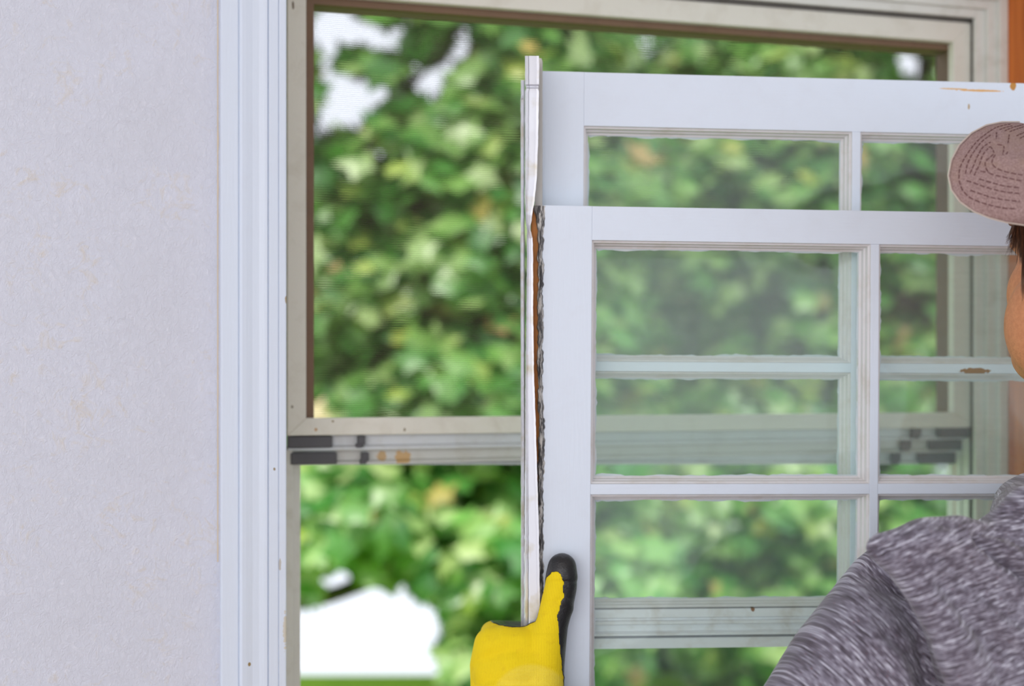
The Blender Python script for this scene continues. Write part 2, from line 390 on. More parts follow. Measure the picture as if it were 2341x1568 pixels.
# brown outer channel seen inside the insert
YB = YS + .045
bxL = on_y(708, 500, YB).x; bxR = on_y(2140, 500, YB).x; bzT = on_y(2140, 128, YB).z; bzB = on_y(900, 953, YB).z - .004
bxL = max(bxL, ixL + .001)
me = boxes([(fxL, bxL, YS + .0125, YB, fzB, fzT), (bxR, fxR, YS + .0125, YB, fzB, fzT), (bxL, bxR, YS + .0125, YB, bzT, fzT)])
link('outer_channel', me, M['recess'], win)
for o4 in ([(X0 + .001, XR - .001, fzT + .0008, ZT - .001)], [(fxR + .0008, XR - .001, ZB, fzT)]):
    for xa, xb, za, zb in o4: link('outer_frame', boxes([(xa, xb, YS + .004, YS + .03, za, zb)]), M['outer'], win)
# insect screen
sc_me = mesh([(bxL - .001, 0, fzB), (bxR + .001, 0, fzB), (bxR + .001, 0, bzT + .001), (bxL - .001, 0, bzT + .001)], [(0, 1, 2, 3)])
so_ = link('insect_screen', sc_me, M['screen'], win); so_.location.y = YS + .020; so_['label'] = 'fine grey mesh'
# lower rails of the storm sashes
def rail(pxa, yt_a, yb_a, pxb, yt_b, yb_b, y, depth, mat, name='sash_rail', lip=True):
    A, B = on_y(pxa, yt_a, y), on_y(pxa, yb_a, y); C, D = on_y(pxb, yt_b, y), on_y(pxb, yb_b, y)
    def sec(p, q):
        h = p.z - q.z
        return [(p.x, y + .002, p.z), (p.x, y + .002, p.z - h * .1), (p.x, y + .004, p.z - h * .14), (p.x, y + .004, q.z + h * .3), (p.x, y, q.z + h * .2), (p.x, y - .002, q.z + h * .1), (p.x, y - .002, q.z), (p.x, y + depth, q.z), (p.x, y + depth, p.z)]
    a, b = sec(A, B), sec(C, D); n = len(a)
    fs = [(i, (i + 1) % n, n + (i + 1) % n, n + i) for i in range(n)] + [tuple(range(n))[::-1], tuple(range(n, 2 * n))]
    me = mesh(a + b, fs); bm = bmesh.new(); bm.from_mesh(me); bmesh.ops.recalc_face_normals(bm, faces=bm.faces); bm.to_mesh(me); bm.free()
    return link(name, me, mat, win)
def zrow(py, px, y): return on_y(px, py, y).z
r1 = rail(658, 995, 1029, 2222, 973, 1003, YS + .010, .012, M['cream_white'])
rust2 = [(on_y(872, 1042, YS + .024), (.006, .02, .006), RGB(198, 166, 124), .9), (on_y(920, 1046, YS + .024), (.010, .02, .008), RGB(204, 168, 120), .9)]
M['rust_rail'] = paint('rust_stained_enamel', RGB(206, 204, 200), RGB(166, 150, 122), 0.20, 0.5, None, rust2, world=True)
r2 = rail(663, 1030, 1064, 2204, 1003, 1031, YS + .024, .012, M['rust_rail'])
r3 = rail(672, 1034, 1062, 2184, 1032, 1061, YS + .038, .010, M['cream_white'])
def clip(px0, px1, py0, py1, y, hook=False):
    a = on_y(px0, py0, y); b = on_y(px1, py1, y)
    me = boxes([(a.x, b.x, y - .004, y + .006, b.z, a.z)], .0012)
    if hook:
        me = boxes([(a.x, b.x, y - .004, y + .006, b.z + .002, a.z), (a.x - .002, b.x - .003, y - .004, y + .006, b.z - .0015, b.z + .003)], .001)
    o = link('spring_clip' if hook else 'end_clip', me, M['clip'], win); return o
clip(658, 759, 997, 1022, YS + .008); clip(664, 769, 1035, 1060, YS + .022)
clip(818, 834, 996, 1020, YS + .008, True); clip(826, 842, 1034, 1057, YS + .022, True)
clip(2145, 2222, 976, 1000, YS + .008); clip(2125, 2203, 1006, 1028, YS + .022); clip(2100, 2183, 1035, 1059, YS + .036)
clip(2085, 2103, 976, 1000, YS + .008, True); clip(2062, 2080, 1006, 1028, YS + .022, True); clip(2040, 2056, 1035, 1059, YS + .036, True)
# fixed side tracks below the rails
tL = on_y(683, 1300, YS + .05).x; tR = on_y(2165, 1100, YS + .05).x; zr = on_y(900, 1050, YS).z
fxL2 = X0 + .002
bl = []
for k in range(3):
    f0, f1 = k / 3, (k + 1) / 3
    bl.append((fxL2, fxL2 + (tL - fxL2) * f1, YS + .004 + .016 * k, YS + .018 + .016 * k, ZB, fzB - .001 - .012 * k))
link('side_track', boxes(bl, .0008), M['jambwhite'], win)
bl = []
for k in range(3):
    w = (fxR - tR) / 3
    bl.append((fxR - w * (k + 1), fxR, YS + .004 + .016 * k, YS + .018 + .016 * k, ZB, fzB - .001 - .012 * k))
link('side_track', boxes(bl, .0008), M['jambwhite'], win)
link('sill_track', boxes([(fxL2, fxR, YS, YS + .07, ZB - .01, ZB + .02)], .001), M['jambwhite'], win)

# ------------------------------------------------------------------ the two wooden sashes being lifted out
K_S = 0.0000285
def sash_frame(px, py, Zc):
    Z = Zc / (1 - (px - CX) * K_S); o = P(px, py, Z)
    al_ = math.atan(K_S * FPX); roll = 0.0057
    a = (RGT * math.cos(al_) + FWD * math.sin(al_)); d = (FWD * math.cos(al_) - RGT * math.sin(al_))
    a2 = a * math.cos(roll) - UP * math.sin(roll); u2 = UP * math.cos(roll) + a * math.sin(roll)
    m = Matrix.Identity(4)
    for i, v in enumerate((a2, d, u2)):
        for j in range(3): m[j][i] = v[j]
    m.translation = o
    inv = m.inverted()
    def loc(px, py, depth=0.0):
        r = ray(px, py); n = m.to_3x3() @ Vector((0, 1, 0)); q = o + n * depth
        t_ = (q - CAM).dot(n) / r.dot(n); return inv @ (CAM + r * t_)
    return m, loc
STICK = [(0, .0005), (.0004, .003), (.0022, .0036), (.0026, .0095), (.0042, .0105), (.0046, .0160), (.0066, .0168), (.0066, .0185), (.0066, .0225), (.0, .0225)]
def build_sash(name, label, m, sw, zt, opens_x, opens_z, z_end, thick, glass, marks_top=(), marks_mid=(), mat_h=None):
    root = empty(name, mat=m); tag(root, label, 'window sash')
    x_end = opens_x[-1][1] + sw
    def part(nm, me, mat): 
        o = link(nm, me, mat, root, world=False); return o
    mv = M['sash_v']; mh = M['sash_h']
    for a, b in ((0, sw), (x_end - sw, x_end)): part('stile', boxes([(a, b, 0, thick, z_end, 0)], .0005), mv)
    mt = paint(name + '_top_paint', WHITE, RGB(205, 205, 212), 0.1, 0.42, 'x', marks_top) if marks_top else mh
    part('top_rail', boxes([(sw + .00005, x_end - sw - .00005, 0.0001, thick, opens_z[0][1], -.0001)], .0004), mt)
    if name == 'upper_window_sash':
        zb = opens_z[-1][0]; h = zb - z_end
        # stepped, grimy meeting rail
        pr = [(zb, 0.0165), (zb - h * .04, .002), (zb - h * .24, .001), (zb - h * .27, .004), (zb - h * .31, .004), (zb - h * .33, 0.0), (zb - h * .40, 0.0), (zb - h * .44, .006), (zb - h * .58, .006),
              (zb - h * .63, .0), (zb - h * .68, .0), (zb - h * .69, .016), (zb - h * .74, .016), (zb - h * .76, .004), (z_end, .002), (z_end, thick), (zb, thick)]
        xa, xb = sw, x_end - sw
        n = len(pr); vs = [(xa, y, z) for z, y in pr] + [(xb, y, z) for z, y in pr]
        me = mesh(vs, [(i, (i + 1) % n, n + (i + 1) % n, n + i) for i in range(n)] + [tuple(range(n))[::-1], tuple(range(n, 2 * n))])
        bm = bmesh.new(); bm.from_mesh(me); bmesh.ops.recalc_face_normals(bm, faces=bm.faces); bm.to_mesh(me); bm.free()
        kn = LOC1(1722, 1393, 0)
        part('meeting_rail', me, paint('grimy_rail_paint', RGB(238, 240, 246), RGB(176, 154, 122), 0.4, 0.6, 'x', [((kn.x, 0.001, kn.z), (.0022, .02, .0026), RGB(146, 92, 34), .3)]))
    else:
        part('bottom_rail', boxes([(sw, x_end - sw, 0, thick, z_end, opens_z[-1][0])], .0012), mh)
    # muntins
    for (a0, a1), (b0, b1) in zip(opens_x, opens_x[1:]):
        part('muntin', boxes([(a1, b0, 0.0002, thick - .003, opens_z[-1][0], opens_z[0][1])], .0005), mv)
    mm = paint(name + '_muntin_paint', WHITE, RGB(205, 205, 212), 0.1, 0.42, 'x', marks_mid) if marks_mid else mh
    for (z0, z1), (y0, y1) in zip(opens_z, opens_z[1:]):
        for a, b in opens_x:
            part('muntin', boxes([(a, b, 0.0003, thick - .003, y1, z0)], .0005), mm)
    for (a, b) in opens_x:
        for (z0, z1) in opens_z:
            part('glazing_moulding', ring(a, b, z0, z1, STICK, True), M['mould'])
            part('glass_pane', boxes([(a + .003, b - .003, .0187, .0212, z0 + .003, z1 - .003)]), glass)
            # uneven smear of putty and paint creeping onto the pane
            vs, fs = [], []; ins = .0062; N = 60
            loop = []
            cor = [(a, z0), (b, z0), (b, z1), (a, z1)]; cdir = [(1, 1), (-1, 1), (-1, -1), (1, -1)]
            for k in range(4):
                (xa, za), (xb, zb2) = cor[k], cor[(k + 1) % 4]
                for j in range(N):
                    f = j / N; x = xa + (xb - xa) * f; z = za + (zb2 - za) * f
                    w = .0016 + .0022 * max(-.4, noise.noise(Vector((x * 45 + 7 * k, z * 45, z_end * 9)))) + .0012 * noise.noise(Vector((x * 260, z * 260, 3)))
                    loop.append((x, z, w))
            for x, z, w in loop:
                xi = min(max(x, a + ins), b - ins); zi = min(max(z, z0 + ins), z1 - ins)
                xo = min(max(x, a + ins + w), b - ins - w); zo = min(max(z, z0 + ins + w), z1 - ins - w)
                vs += [(xi, .0178, zi), (xo, .0184, zo)]
            n = len(loop)
            for k in range(n): fs.append((2 * k, 2 * k + 1, (2 * k + 3) % (2 * n), (2 * k + 2) % (2 * n)))
            part('putty_line', mesh(vs, fs), M['putty'])
    return root, x_end
# upper sash (further back)
M1, LOC1 = sash_frame(1240, 162, 1.440)
sw1 = LOC1(1333, 600).x; o1a = (sw1, LOC1(1948, 400).x); mw = LOC1(1967, 400).x - o1a[1]
o1b = (o1a[1] + mw, o1a[1] + mw + (o1a[1] - o1a[0]))
def z1_(py, px=1640): return LOC1(px, py).z
oz1 = [(z1_(828), z1_(294)), (z1_(1388), z1_(850))]
a_ = LOC1(2228, 848, 0); b_ = LOC1(2240, 207, 0); c_ = LOC1(2316, 197, 0); d_ = LOC1(2215, 244, 0); e_ = LOC1(1830, 262, 0); g_ = LOC1(2180, 203, 0)
S1, xe1 = build_sash('upper_window_sash', 'white divided-light sash standing taller behind the lower one, orange chip on its top rail', M1, sw1, 0, [o1a, o1b], oz1, z1_(1481), .034, M['glass_back'],
    marks_top=[((b_.x, 0, b_.z), (.026, .02, .0012), RGB(226, 176, 110), .5), ((c_.x, 0, c_.z), (.004, .02, .005), RGB(196, 138, 60), .5), ((d_.x, 0, d_.z), (.0014, .02, .003), RGB(190, 170, 140), .5), ((g_.x, 0, g_.z), (.016, .02, .0008), RGB(224, 184, 130), .5)],
    marks_mid=[((a_.x, 0, a_.z), (.017, .02, .0034), RGB(150, 108, 62), .55)])
# lower sash (in front, gripped by the glove)
M2, LOC2 = sash_frame(1240, 469, 1.395)
sw2 = LOC2(1352, 800).x; o2a = (sw2, LOC2(1990, 800).x); mw = LOC2(2009, 800).x - o2a[1]
o2b = (o2a[1] + mw, o2a[1] + mw + (o2a[1] - o2a[0]))
def z2_(py, px=1640): return LOC2(px, py).z
oz2 = [(z2_(1106), z2_(553)), (z2_(1106) - .0098 - .2395, z2_(1130))]
q1 = LOC2(1266, 525, 0)
S2, xe2 = build_sash('lower_window_sash', 'white divided-light sash in front, gripped at its left edge by the yellow glove', M2, sw2, 0, [o2a, o2b], oz2, oz2[-1][0] - .062, .034, M['glass'])
# raw left edge of the lower sash: bare wood and cracked caulk
def ribbon(rows, prof, thick=0.0008, jag=0.0, seed=0.0):
    """rows: (py, xL, xR, Z); prof: (fraction across, extra depth). A thin bent strip with thickness."""
    vs, fs = [], []; n = len(prof)
    for py, xl, xr, Z in rows:
        j0 = jag * noise.noise(Vector((py * .035, seed, 0))) + jag * .7 * noise.noise(Vector((py * .09, seed, 4)))
        j1 = jag * noise.noise(Vector((py * .035, seed, 9))) + jag * .7 * noise.noise(Vector((py * .11, seed, 14)))
        for f, dz in prof: vs.append(P(xl + j0 + (xr + j1 - xl - j0) * f, py, Z + dz))
    for i in range(len(rows) - 1):
        for k in range(n - 1): fs.append((i * n + k, i * n + k + 1, (i + 1) * n + k + 1, (i + 1) * n + k))
    me = mesh(vs, fs)
    bm = bmesh.new(); bm.from_mesh(me); bmesh.ops.recalc_face_normals(bm, faces=bm.faces)
    bmesh.ops.solidify(bm, geom=list(bm.faces), thickness=thick); bm.to_mesh(me); bm.free(); return me
def dense(rows, step=6):
    out = []; ys = np.arange(rows[0][0], rows[-1][0], step)
    R = np.array(rows, float)
    for y in list(ys) + [rows[-1][0]]: out.append((y, np.interp(y, R[:, 0], R[:, 1]), np.interp(y, R[:, 0], R[:, 2]), np.interp(y, R[:, 0], R[:, 3])))
    return out
ZL = 1.399
wood = dense([(471, 1214, 1232, ZL + .006), (540, 1213, 1233, ZL + .006), (1250, 1216, 1236, ZL + .006), (1700, 1218, 1236, ZL + .006)])
o = link('bare_wood_edge', ribbon(wood, [(0, .02), (.1, 0), (1, 0), (1.05, .012)], .001), M['bare_wood'], S2); o['label'] = 'bare orange wood edge'
ck = dense([(470, 1222, 1243, ZL), (505, 1226, 1243, ZL), (525, 1231, 1240, ZL), (560, 1231, 1239, ZL), (900, 1231, 1239, ZL), (985, 1233, 1243, ZL), (1100, 1231, 1240, ZL), (1480, 1229, 1239, ZL), (1700, 1229, 1239, ZL)], 3)
o = link('cracked_caulk', ribbon(ck, [(0, .006), (.2, -.002), (.6, -.004), (1, -.001), (1.0, .006)], .001, 4.0, 2.2), M['caulk'], S2); o['label'] = 'black and white cracked caulk'

# ------------------------------------------------------------------ torn aluminium jamb liner hooked on the sash edge
L = empty('jamb_liner', P(1215, 900, 1.40)); tag(L, 'bent silvery aluminium strip standing along the left edges of both white sashes', 'metal strip')
Zb = 1.392
rowsB = dense([(128, 1202, 1231, Zb), (192, 1202, 1231, Zb), (199, 1204, 1229, Zb + .005), (203, 1204, 1229, Zb - .002), (210, 1202, 1230, Zb - .002), (300, 1202, 1229, Zb), (400, 1202, 1226, Zb), (455, 1202, 1221, Zb + .002),
               (490, 1203, 1215, Zb + .003), (518, 1205, 1211, Zb + .001), (528, 1206, 1212, Zb - .004), (545, 1206, 1216, Zb - .002), (600, 1206, 1217, Zb), (700, 1205, 1217, Zb), (850, 1203, 1219, Zb), (1000, 1202, 1224, Zb),
               (1200, 1201, 1230, Zb), (1400, 1200, 1233, Zb), (1750, 1200, 1234, Zb)], 4)
profB = [(0, .03), (.0, .002), (.06, -.0006), (.16, .0), (.2, .003), (.26, .003), (.30, 0), (.36, -.0004), (.90, 0), (.93, -.002), (1.0, -.002), (1.0, .004)]
link('front_flange', ribbon(rowsB, profB, .0007, .9, 1.0), M['alu'], L)
rowsA = dense([(183, 1191, 1199, 1.425), (222, 1191, 1199, 1.425), (226, 1190, 1199, 1.423), (500, 1191, 1198, 1.425), (540, 1190, 1199, 1.423), (1000, 1191, 1200, 1.425), (1750, 1191, 1200, 1.425)], 5)
link('rear_flange', ribbon(rowsA, [(0, .012), (0, .001), (.25, -.001), (.5, .0), (.75, -.001), (1, .001), (1.1, .02)], .0007, .7, 5.0), M['alu'], L)
rowsC = dense([(133, 1228, 1238, 1.418), (140, 1227, 1240.5, 1.418), (470, 1222, 1240.5, 1.418), (900, 1214, 1240, 1.425), (1750, 1226, 1240, 1.425)], 8)
link('channel_back', ribbon(rowsC, [(0, .012), (.08, 0), (.5, 0), (.92, 0), (1, .004), (1.0, .010)], .0007, .3, 8.0), M['alu_dull'], L)

# ------------------------------------------------------------------ garden: lawn, driveway, trees
g0, g1, g2 = P(CX, 1546, 1).y, 0, 0
gy = WT + .06
e0, e1 = P(-3200, 900, 7.38), P(5200, 900, 7.5)   # the lawn's crest, where the ground falls away
vs = [(-9, gy, -.02), (15, gy, -.02), (e1.x, e1.y, -.02), (e0.x, e0.y, -.02), (e1.x + .5, e1.y + 8, -3.2), (e0.x + .5, e0.y + 8, -3.2),
      (-9, gy, -.3), (15, gy, -.3), (e1.x, e1.y, -.6), (e0.x, e0.y, -.6), (e1.x + .5, e1.y + 8, -3.6), (e0.x + .5, e0.y + 8, -3.6)]
tag(link('ground', mesh(vs, [(0, 1, 2, 3), (3, 2, 4, 5), (7, 6, 9, 8), (8, 9, 11, 10), (0, 3, 9, 6), (1, 7, 8, 2), (3, 5, 11, 9), (2, 8, 10, 4), (5, 4, 10, 11), (0, 6, 7, 1)]), M['lawn']), 'bright green lawn outside below the window', 'lawn', kind='structure')
LEAF = []
for k in range(10):
    a = math.pi / 2 + 2 * math.pi * k / 10; r = 0.55 if k % 2 == 0 else 0.30
    if k in (4, 6): r = .42
    LEAF.append((r * math.cos(a), r * math.sin(a)))
def leaf_mesh(cent, nrm, size, seed):
    rng = np.random.default_rng(seed); n = len(cent); K = len(LEAF) + 1
    rnd = rng.normal(size=(n, 3)); u = np.cross(nrm, rnd); u /= np.linalg.norm(u, axis=1)[:, None] + 1e-9; v = np.cross(nrm, u)
    vs = np.empty((n, K, 3)); vs[:, 0] = cent + nrm * (size * .07)[:, None]
    for k, (a, b) in enumerate(LEAF):
        vs[:, k + 1] = cent + u * (size * a)[:, None] + v * (size * b)[:, None] - nrm * (size * .05 * (k % 2))[:, None]
    m = K - 1
    base = np.arange(n)[:, None, None] * K
    tri = np.array([[0, k + 1, (k + 1) % m + 1] for k in range(m)])[None] + base
    me = bpy.data.meshes.new('leaves'); me.vertices.add(n * K); me.vertices.foreach_set('co', vs.ravel())
    me.loops.add(n * m * 3); me.loops.foreach_set('vertex_index', tri.reshape(-1).astype(np.int32))
    me.polygons.add(n * m); me.polygons.foreach_set('loop_start', np.arange(n * m, dtype=np.int32) * 3); me.update(calc_edges=True); return me
GAPS = [(748, 37, 27, 26), (800, 37, 18, 18), (845, 85, 44, 26), (900, 92, 22, 32), (755, 102, 24, 34), (745, 158, 20, 20), (770, 240, 44, 52), (808, 255, 36, 40), (866, 214, 24, 24), (955, 175, 32, 28), (985, 200, 28, 34),
        (1058, 85, 24, 22), (1055, 112, 22, 20), (1022, 160, 18, 26), (2070, 130, 26, 16), (2108, 168, 22, 24), (2065, 685, 18, 16), (2120, 700, 18, 30), (2150, 1075, 16, 12), (768, 1332, 34, 28), (820, 195, 22, 22), (730, 300, 20, 18), (868, 340, 16, 10), (930, 60, 14, 12), (715, 70, 18, 20)]
LOWGAP = [(560, 1420), (683, 1398), (745, 1385), (800, 1352), (850, 1338), (905, 1352), (930, 1330), (944, 1380), (990, 1392), (1002, 1440), (985, 1470), (950, 1490), (1000, 1510), (1012, 1556), (900, 1700), (400, 1700), (420, 1480)]
def open_sky(pts, grow):
    x, y, z = nproj(pts); ok = np.ones(len(pts), bool)
    for cx_, cy_, rx, ry in GAPS: ok &= (((x - cx_) / (rx + grow)) ** 2 + ((y - cy_) / (ry + grow)) ** 2) > 1
    px_, py_ = x, y
    ok &= ~inside_poly(px_, py_, LOWGAP)
    d, t_, s_ = seg_dist(x, y, LOWGAP + [LOWGAP[0]]); ok &= d > grow * 1.15
    return ok
def foliage(n_clump, per, xr, yr, zr, rad, size, seed, keep=None):
    rng = np.random.default_rng(seed); C_, N_, S_ = [], [], []
    for k in range(n_clump):
        c = np.array(P(rng.uniform(*xr), rng.uniform(*yr), rng.uniform(*zr)))
        if keep and not keep(c): continue
        r = rad * rng.uniform(.6, 1.4); d = rng.normal(size=(per, 3)); d /= np.linalg.norm(d, axis=1)[:, None]
        q = c + d * (r * rng.uniform(.45, 1.0, per) ** .6)[:, None] * np.array([1, 1, .7])
        nn = d * .6 + np.array([0, -.35, .75]) + rng.normal(size=(per, 3)) * .35; nn /= np.linalg.norm(nn, axis=1)[:, None]
        C_.append(q); N_.append(nn); S_.append(size * rng.uniform(.7, 1.3, per))
    C_, N_, S_ = map(np.concatenate, (C_, N_, S_))
    ok = open_sky(C_, 20) & (C_[:, 2] > -.3); return leaf_mesh(C_[ok], N_[ok], S_[ok], seed + 1)
def tube(pts, name, mat, parent):
    me = blob(chain([(Vector(p), r) for p, r in pts], .5), voxel=.018, smooth=3, sub=2)
    return link(name, me, mat, parent, smooth=True)
def tree(px, Z, label, rows, parts, mat, lean):
    b = P(px, 900, Z); b.z = -.02
    root = empty('tree', b); tag(root, label, 'tree', 'trees outside the window')
    tube([((b.x, b.y, -.02), .13), ((b.x + .02, b.y, .8), .11), ((b.x + lean, b.y + .05, 2.0), .09), ((b.x + lean * 1.6, b.y, 3.4), .05)], 'trunk', M['bark'], root)
    for br in parts: tube(br, 'branch', M['bark'], root)
    for r_ in rows:
        link('foliage', foliage(*r_), mat, root)
    return root
tree(1290, 6.3, 'broad maple tree close outside, its pale green leaves filling the upper left of the window', [
    (420, 70, (520, 1395), (-250, 1330), (5.2, 6.4), .26, .135, 21, None),
    (70, 70, (1030, 1395), (1250, 1640), (5.2, 6.3), .20, .115, 22, None)],
    [[(P(1290, 1150, 6.2), .06), (P(1000, 900, 6.0), .045), (P(840, 330, 5.8), .025), (P(1000, 120, 5.8), .018)],
     [(P(1280, 1000, 6.2), .05), (P(1000, 1270, 6.0), .04), (P(760, 1360, 5.8), .04), (P(560, 1400, 5.8), .05)],
     [(P(1290, 900, 6.3), .06), (P(1290, 500, 6.3), .05), (P(1100, 300, 6.2), .03), (P(850, 170, 6.0), .022)]], M['leaf'], 0.05)
tree(2080, 6.9, 'denser maple tree seen through the divided glass panes on the right', [
    (420, 70, (1575, 2700), (-250, 1640), (6.4, 7.6), .28, .145, 31, None)],
    [[(P(2080, 700, 6.9), .06), (P(1800, 420, 6.8), .04), (P(1640, 300, 6.7), .02)],
     [(P(2080, 500, 6.9), .06), (P(2300, 260, 7.0), .04), (P(2500, 60, 7.0), .02)]], M['leaf'], 0.08)
b = P(1500, 900, 9.3); b.z = -.9
hroot = empty('tree', b); tag(hroot, 'dark green mass of foliage of a third tree behind the two maples', 'tree')
link('foliage', foliage(520, 60, (200, 3000), (-500, 1330), (8.4, 10.2), .42, .19, 41, None), M['leaf_far'], hroot)
link('foliage', foliage(200, 60, (1060, 3000), (1200, 1640), (8.4, 9.6), .35, .19, 42, None), M['leaf_far'], hroot)
tube([((b.x, b.y, -1.1), .12), ((b.x, b.y, 2.2), .09)], 'trunk', M['bark'], hroot)

# ------------------------------------------------------------------ the man
m_body = None
PR = P(2480, 1500, 1.30); pr0 = Vector((PR.x, PR.y, 0))
man = empty('person', pr0); tag(man, 'person in grey knit shirt, faded cap and yellow glove, lifting out the white sashes', 'person')
# materials
t = NT('skin'); v = t.world(); n = t.noise(v, 220, 3, 0.6); st = t.noise(v, 1100, 1, 0.5)
c = t.ramp(n, [(0.3, RGB(196, 128, 84)), (0.7, RGB(214, 146, 100))])
sz = t.n.new('ShaderNodeSeparateXYZ'); t.l.new(v, sz.inputs[0])
lowf = t.math('SUBTRACT', 1.0, t.math('MULTIPLY', t.math('SUBTRACT', sz.outputs[2], 1.545), 18, clamp=True), clamp=True)
c = t.mix(t.math('MULTIPLY', t.math('MULTIPLY', t.math('SUBTRACT', st, 0.58, clamp=True), 5, clamp=True), t.math('ADD', t.math('MULTIPLY', lowf, .8), .12)), c, RGB(112, 70, 46))
t.col(c); t.rough(0.55); t.b.inputs['Subsurface Weight'].default_value = 0.12; t.b.inputs['Subsurface Radius'].default_value = (.01, .004, .002); t.bump(n, .15, .0006); M['skin'] = t.m
def m_knit(name, period=.00165, light=1.0):
    t = NT(name); at = t.n.new('ShaderNodeAttribute'); at.attribute_name = 'knit'; sp = t.n.new('ShaderNodeSeparateXYZ'); t.l.new(at.outputs['Vector'], sp.inputs[0])
    wob = t.noise(t.scale(at.outputs['Vector'], (40, 40, 40)), 1.0, 2, 0.5)
    row = t.math('ADD', t.math('DIVIDE', sp.outputs[1], period), t.math('MULTIPLY', wob, 0.8))
    cell = t.math('FLOOR', row); fr = t.math('FRACT', row)
    cb = t.n.new('ShaderNodeCombineXYZ'); t.l.new(t.math('MULTIPLY', sp.outputs[0], 40), cb.inputs[0]); t.l.new(t.math('MULTIPLY', cell, 0.8), cb.inputs[1])
    s1 = t.noise(cb.outputs[0], 1.0, 2, 0.65)
    cb2 = t.n.new('ShaderNodeCombineXYZ'); t.l.new(t.math('MULTIPLY', sp.outputs[0], 150), cb2.inputs[0]); t.l.new(t.math('MULTIPLY', cell, 1.7), cb2.inputs[1])
    s2 = t.noise(cb2.outputs[0], 1.0, 1, 0.5)
    mixv = t.math('ADD', t.math('MULTIPLY', s1, .62), t.math('MULTIPLY', s2, .38))
    c = t.ramp(mixv, [(0.34, RGB(72, 64, 74)), (0.46, RGB(108, 100, 114)), (0.55, RGB(150, 145, 160)), (0.66, RGB(204, 202, 216))])
    s3 = t.noise(cb2.outputs[0], 3.3, 1, 0.5)
    c = t.mix(t.math('MULTIPLY', t.math('SUBTRACT', s3, .68, clamp=True), 4, clamp=True), c, RGB(132, 66, 66))
    gap = t.math('ABSOLUTE', t.math('SUBTRACT', fr, 0.5))
    line = t.math('MULTIPLY', t.math('SUBTRACT', gap, 0.30, clamp=True), 5, clamp=True)
    c = t.mix(t.math('MULTIPLY', line, 0.62), c, RGB(56, 48, 56))
    t.col(c); t.rough(0.9); t.b.inputs['Sheen Weight'].default_value = 0.25
    t.bump(t.math('SUBTRACT', 1.0, gap), 0.5, 0.0008); return t.m
M['knit'] = m_knit('heather_knit')
def knit_attr(me, origin, across, rowdir, bend=0.0):
    a = coords(me); d = a - np.array(origin); u = d @ np.array(across); w = d @ np.array(rowdir)
    x, y, z = nproj(a)
    arr = np.zeros((len(a), 3), np.float32); arr[:, 0] = u; arr[:, 1] = w + bend * u * u
    at = me.attributes.new('knit', 'FLOAT_VECTOR', 'POINT'); at.data.foreach_set('vector', arr.ravel())

def dn(p, z): return Vector((p.x, p.y, z))
# body: one continuous surface (head, neck, trunk core, arms to the wrists)
f_h = (RGT * -.45 + FWD * .89).normalized(); l_h = (RGT * -.89 - FWD * .45).normalized()
HC = P(2526, 578, 1.290)
def hp(f, l, u): return HC + f_h * f + l_h * l + UP * u
AX = (f_h, l_h, UP)
ells = [(hp(-.012, 0, .045), AX, (.098, .075, .085)), (hp(.028, 0, -.032), AX, (.060, .057, .080)), (hp(.045, 0, -.088), AX, (.040, .040, .030)),
        (hp(.048, .032, -.036), AX, (.030, .026, .036)), (hp(.048, -.032, -.036), AX, (.030, .026, .036)),
        (hp(.022, .056, -.066), AX, (.036, .028, .048)), (hp(.022, -.056, -.066), AX, (.036, .028, .048)), (hp(.040, .028, -.092), AX, (.034, .032, .030)), (hp(.040, -.028, -.092), AX, (.034, .032, .030)),
        (hp(-.012, .079, .0), AX, (.018, .008, .032)), (hp(-.012, -.079, .0), AX, (.018, .008, .032)),
        (hp(.094, 0, -.028), AX, (.018, .014, .024)), (hp(.086, 0, -.064), AX, (.012, .024, .006)), (hp(.085, 0, -.074), AX, (.011, .020, .006)),
        (hp(.074, 0, .012), AX, (.016, .040, .010)), (hp(.082, 0, -.102), AX, (.014, .020, .014))]
NK = hp(-.035, -.005, -.10); NB = hp(-.055, -.01, -.19)
SHL = P(2235, 1290, 1.288); ELB = P(1835, 1800, 1.22); WR = P(1195, 1690, 1.37)
MID = P(2560, 1500, 1.285); HIP = Vector((MID.x, MID.y, .92))
SHR = NB + (NB - SHL) * 0.85; SHR.z = SHL.z
xe_m = M2 @ Vector((xe2 / 2, 0, 0))
nrm_s = (M2.to_3x3() @ Vector((1, 0, 0))).normalized()
def mirror(p): p = Vector(p); return p - nrm_s * (2 * (p - xe_m).dot(nrm_s))
WRR = mirror(WR); ELR = P(3050, 1700, 1.25)
balls = chain([(hp(-.02, 0, -.06), .056), (NK, .056), (NB, .062)]) + chain([(NB - UP * .085, .05), (SHL - UP * .02, .03)]) + chain([(NB, .07), (SHR, .045)]) + chain([(SHL - UP * .02, .028), (ELB, .038), (WR, .026)]) + chain([(SHR, .045), (ELR, .038), (WRR, .026)]) + \
    chain([(NB, .07), (MID, .12), (HIP, .12)])
me = blob(balls, ells, voxel=.0045, smooth=5)
body = link('body', me, M['skin'], man, smooth=True)
# facial features as children
for s in (1, -1):
    c = hp(.068, s * .021, -.010)
    bm = bmesh.new(); bmesh.ops.create_uvsphere(bm, u_segments=20, v_segments=12, radius=.0105, matrix=Matrix.Translation(c)); me = bpy.data.meshes.new('eye'); bm.to_mesh(me); bm.free()
    t = M.get('eye')
    if not t: tt = NT('eye_white'); tt.col(RGB(230, 226, 220)); tt.rough(.2); M['eye'] = tt.m
    link('eye', me, M['eye'], man, smooth=True)
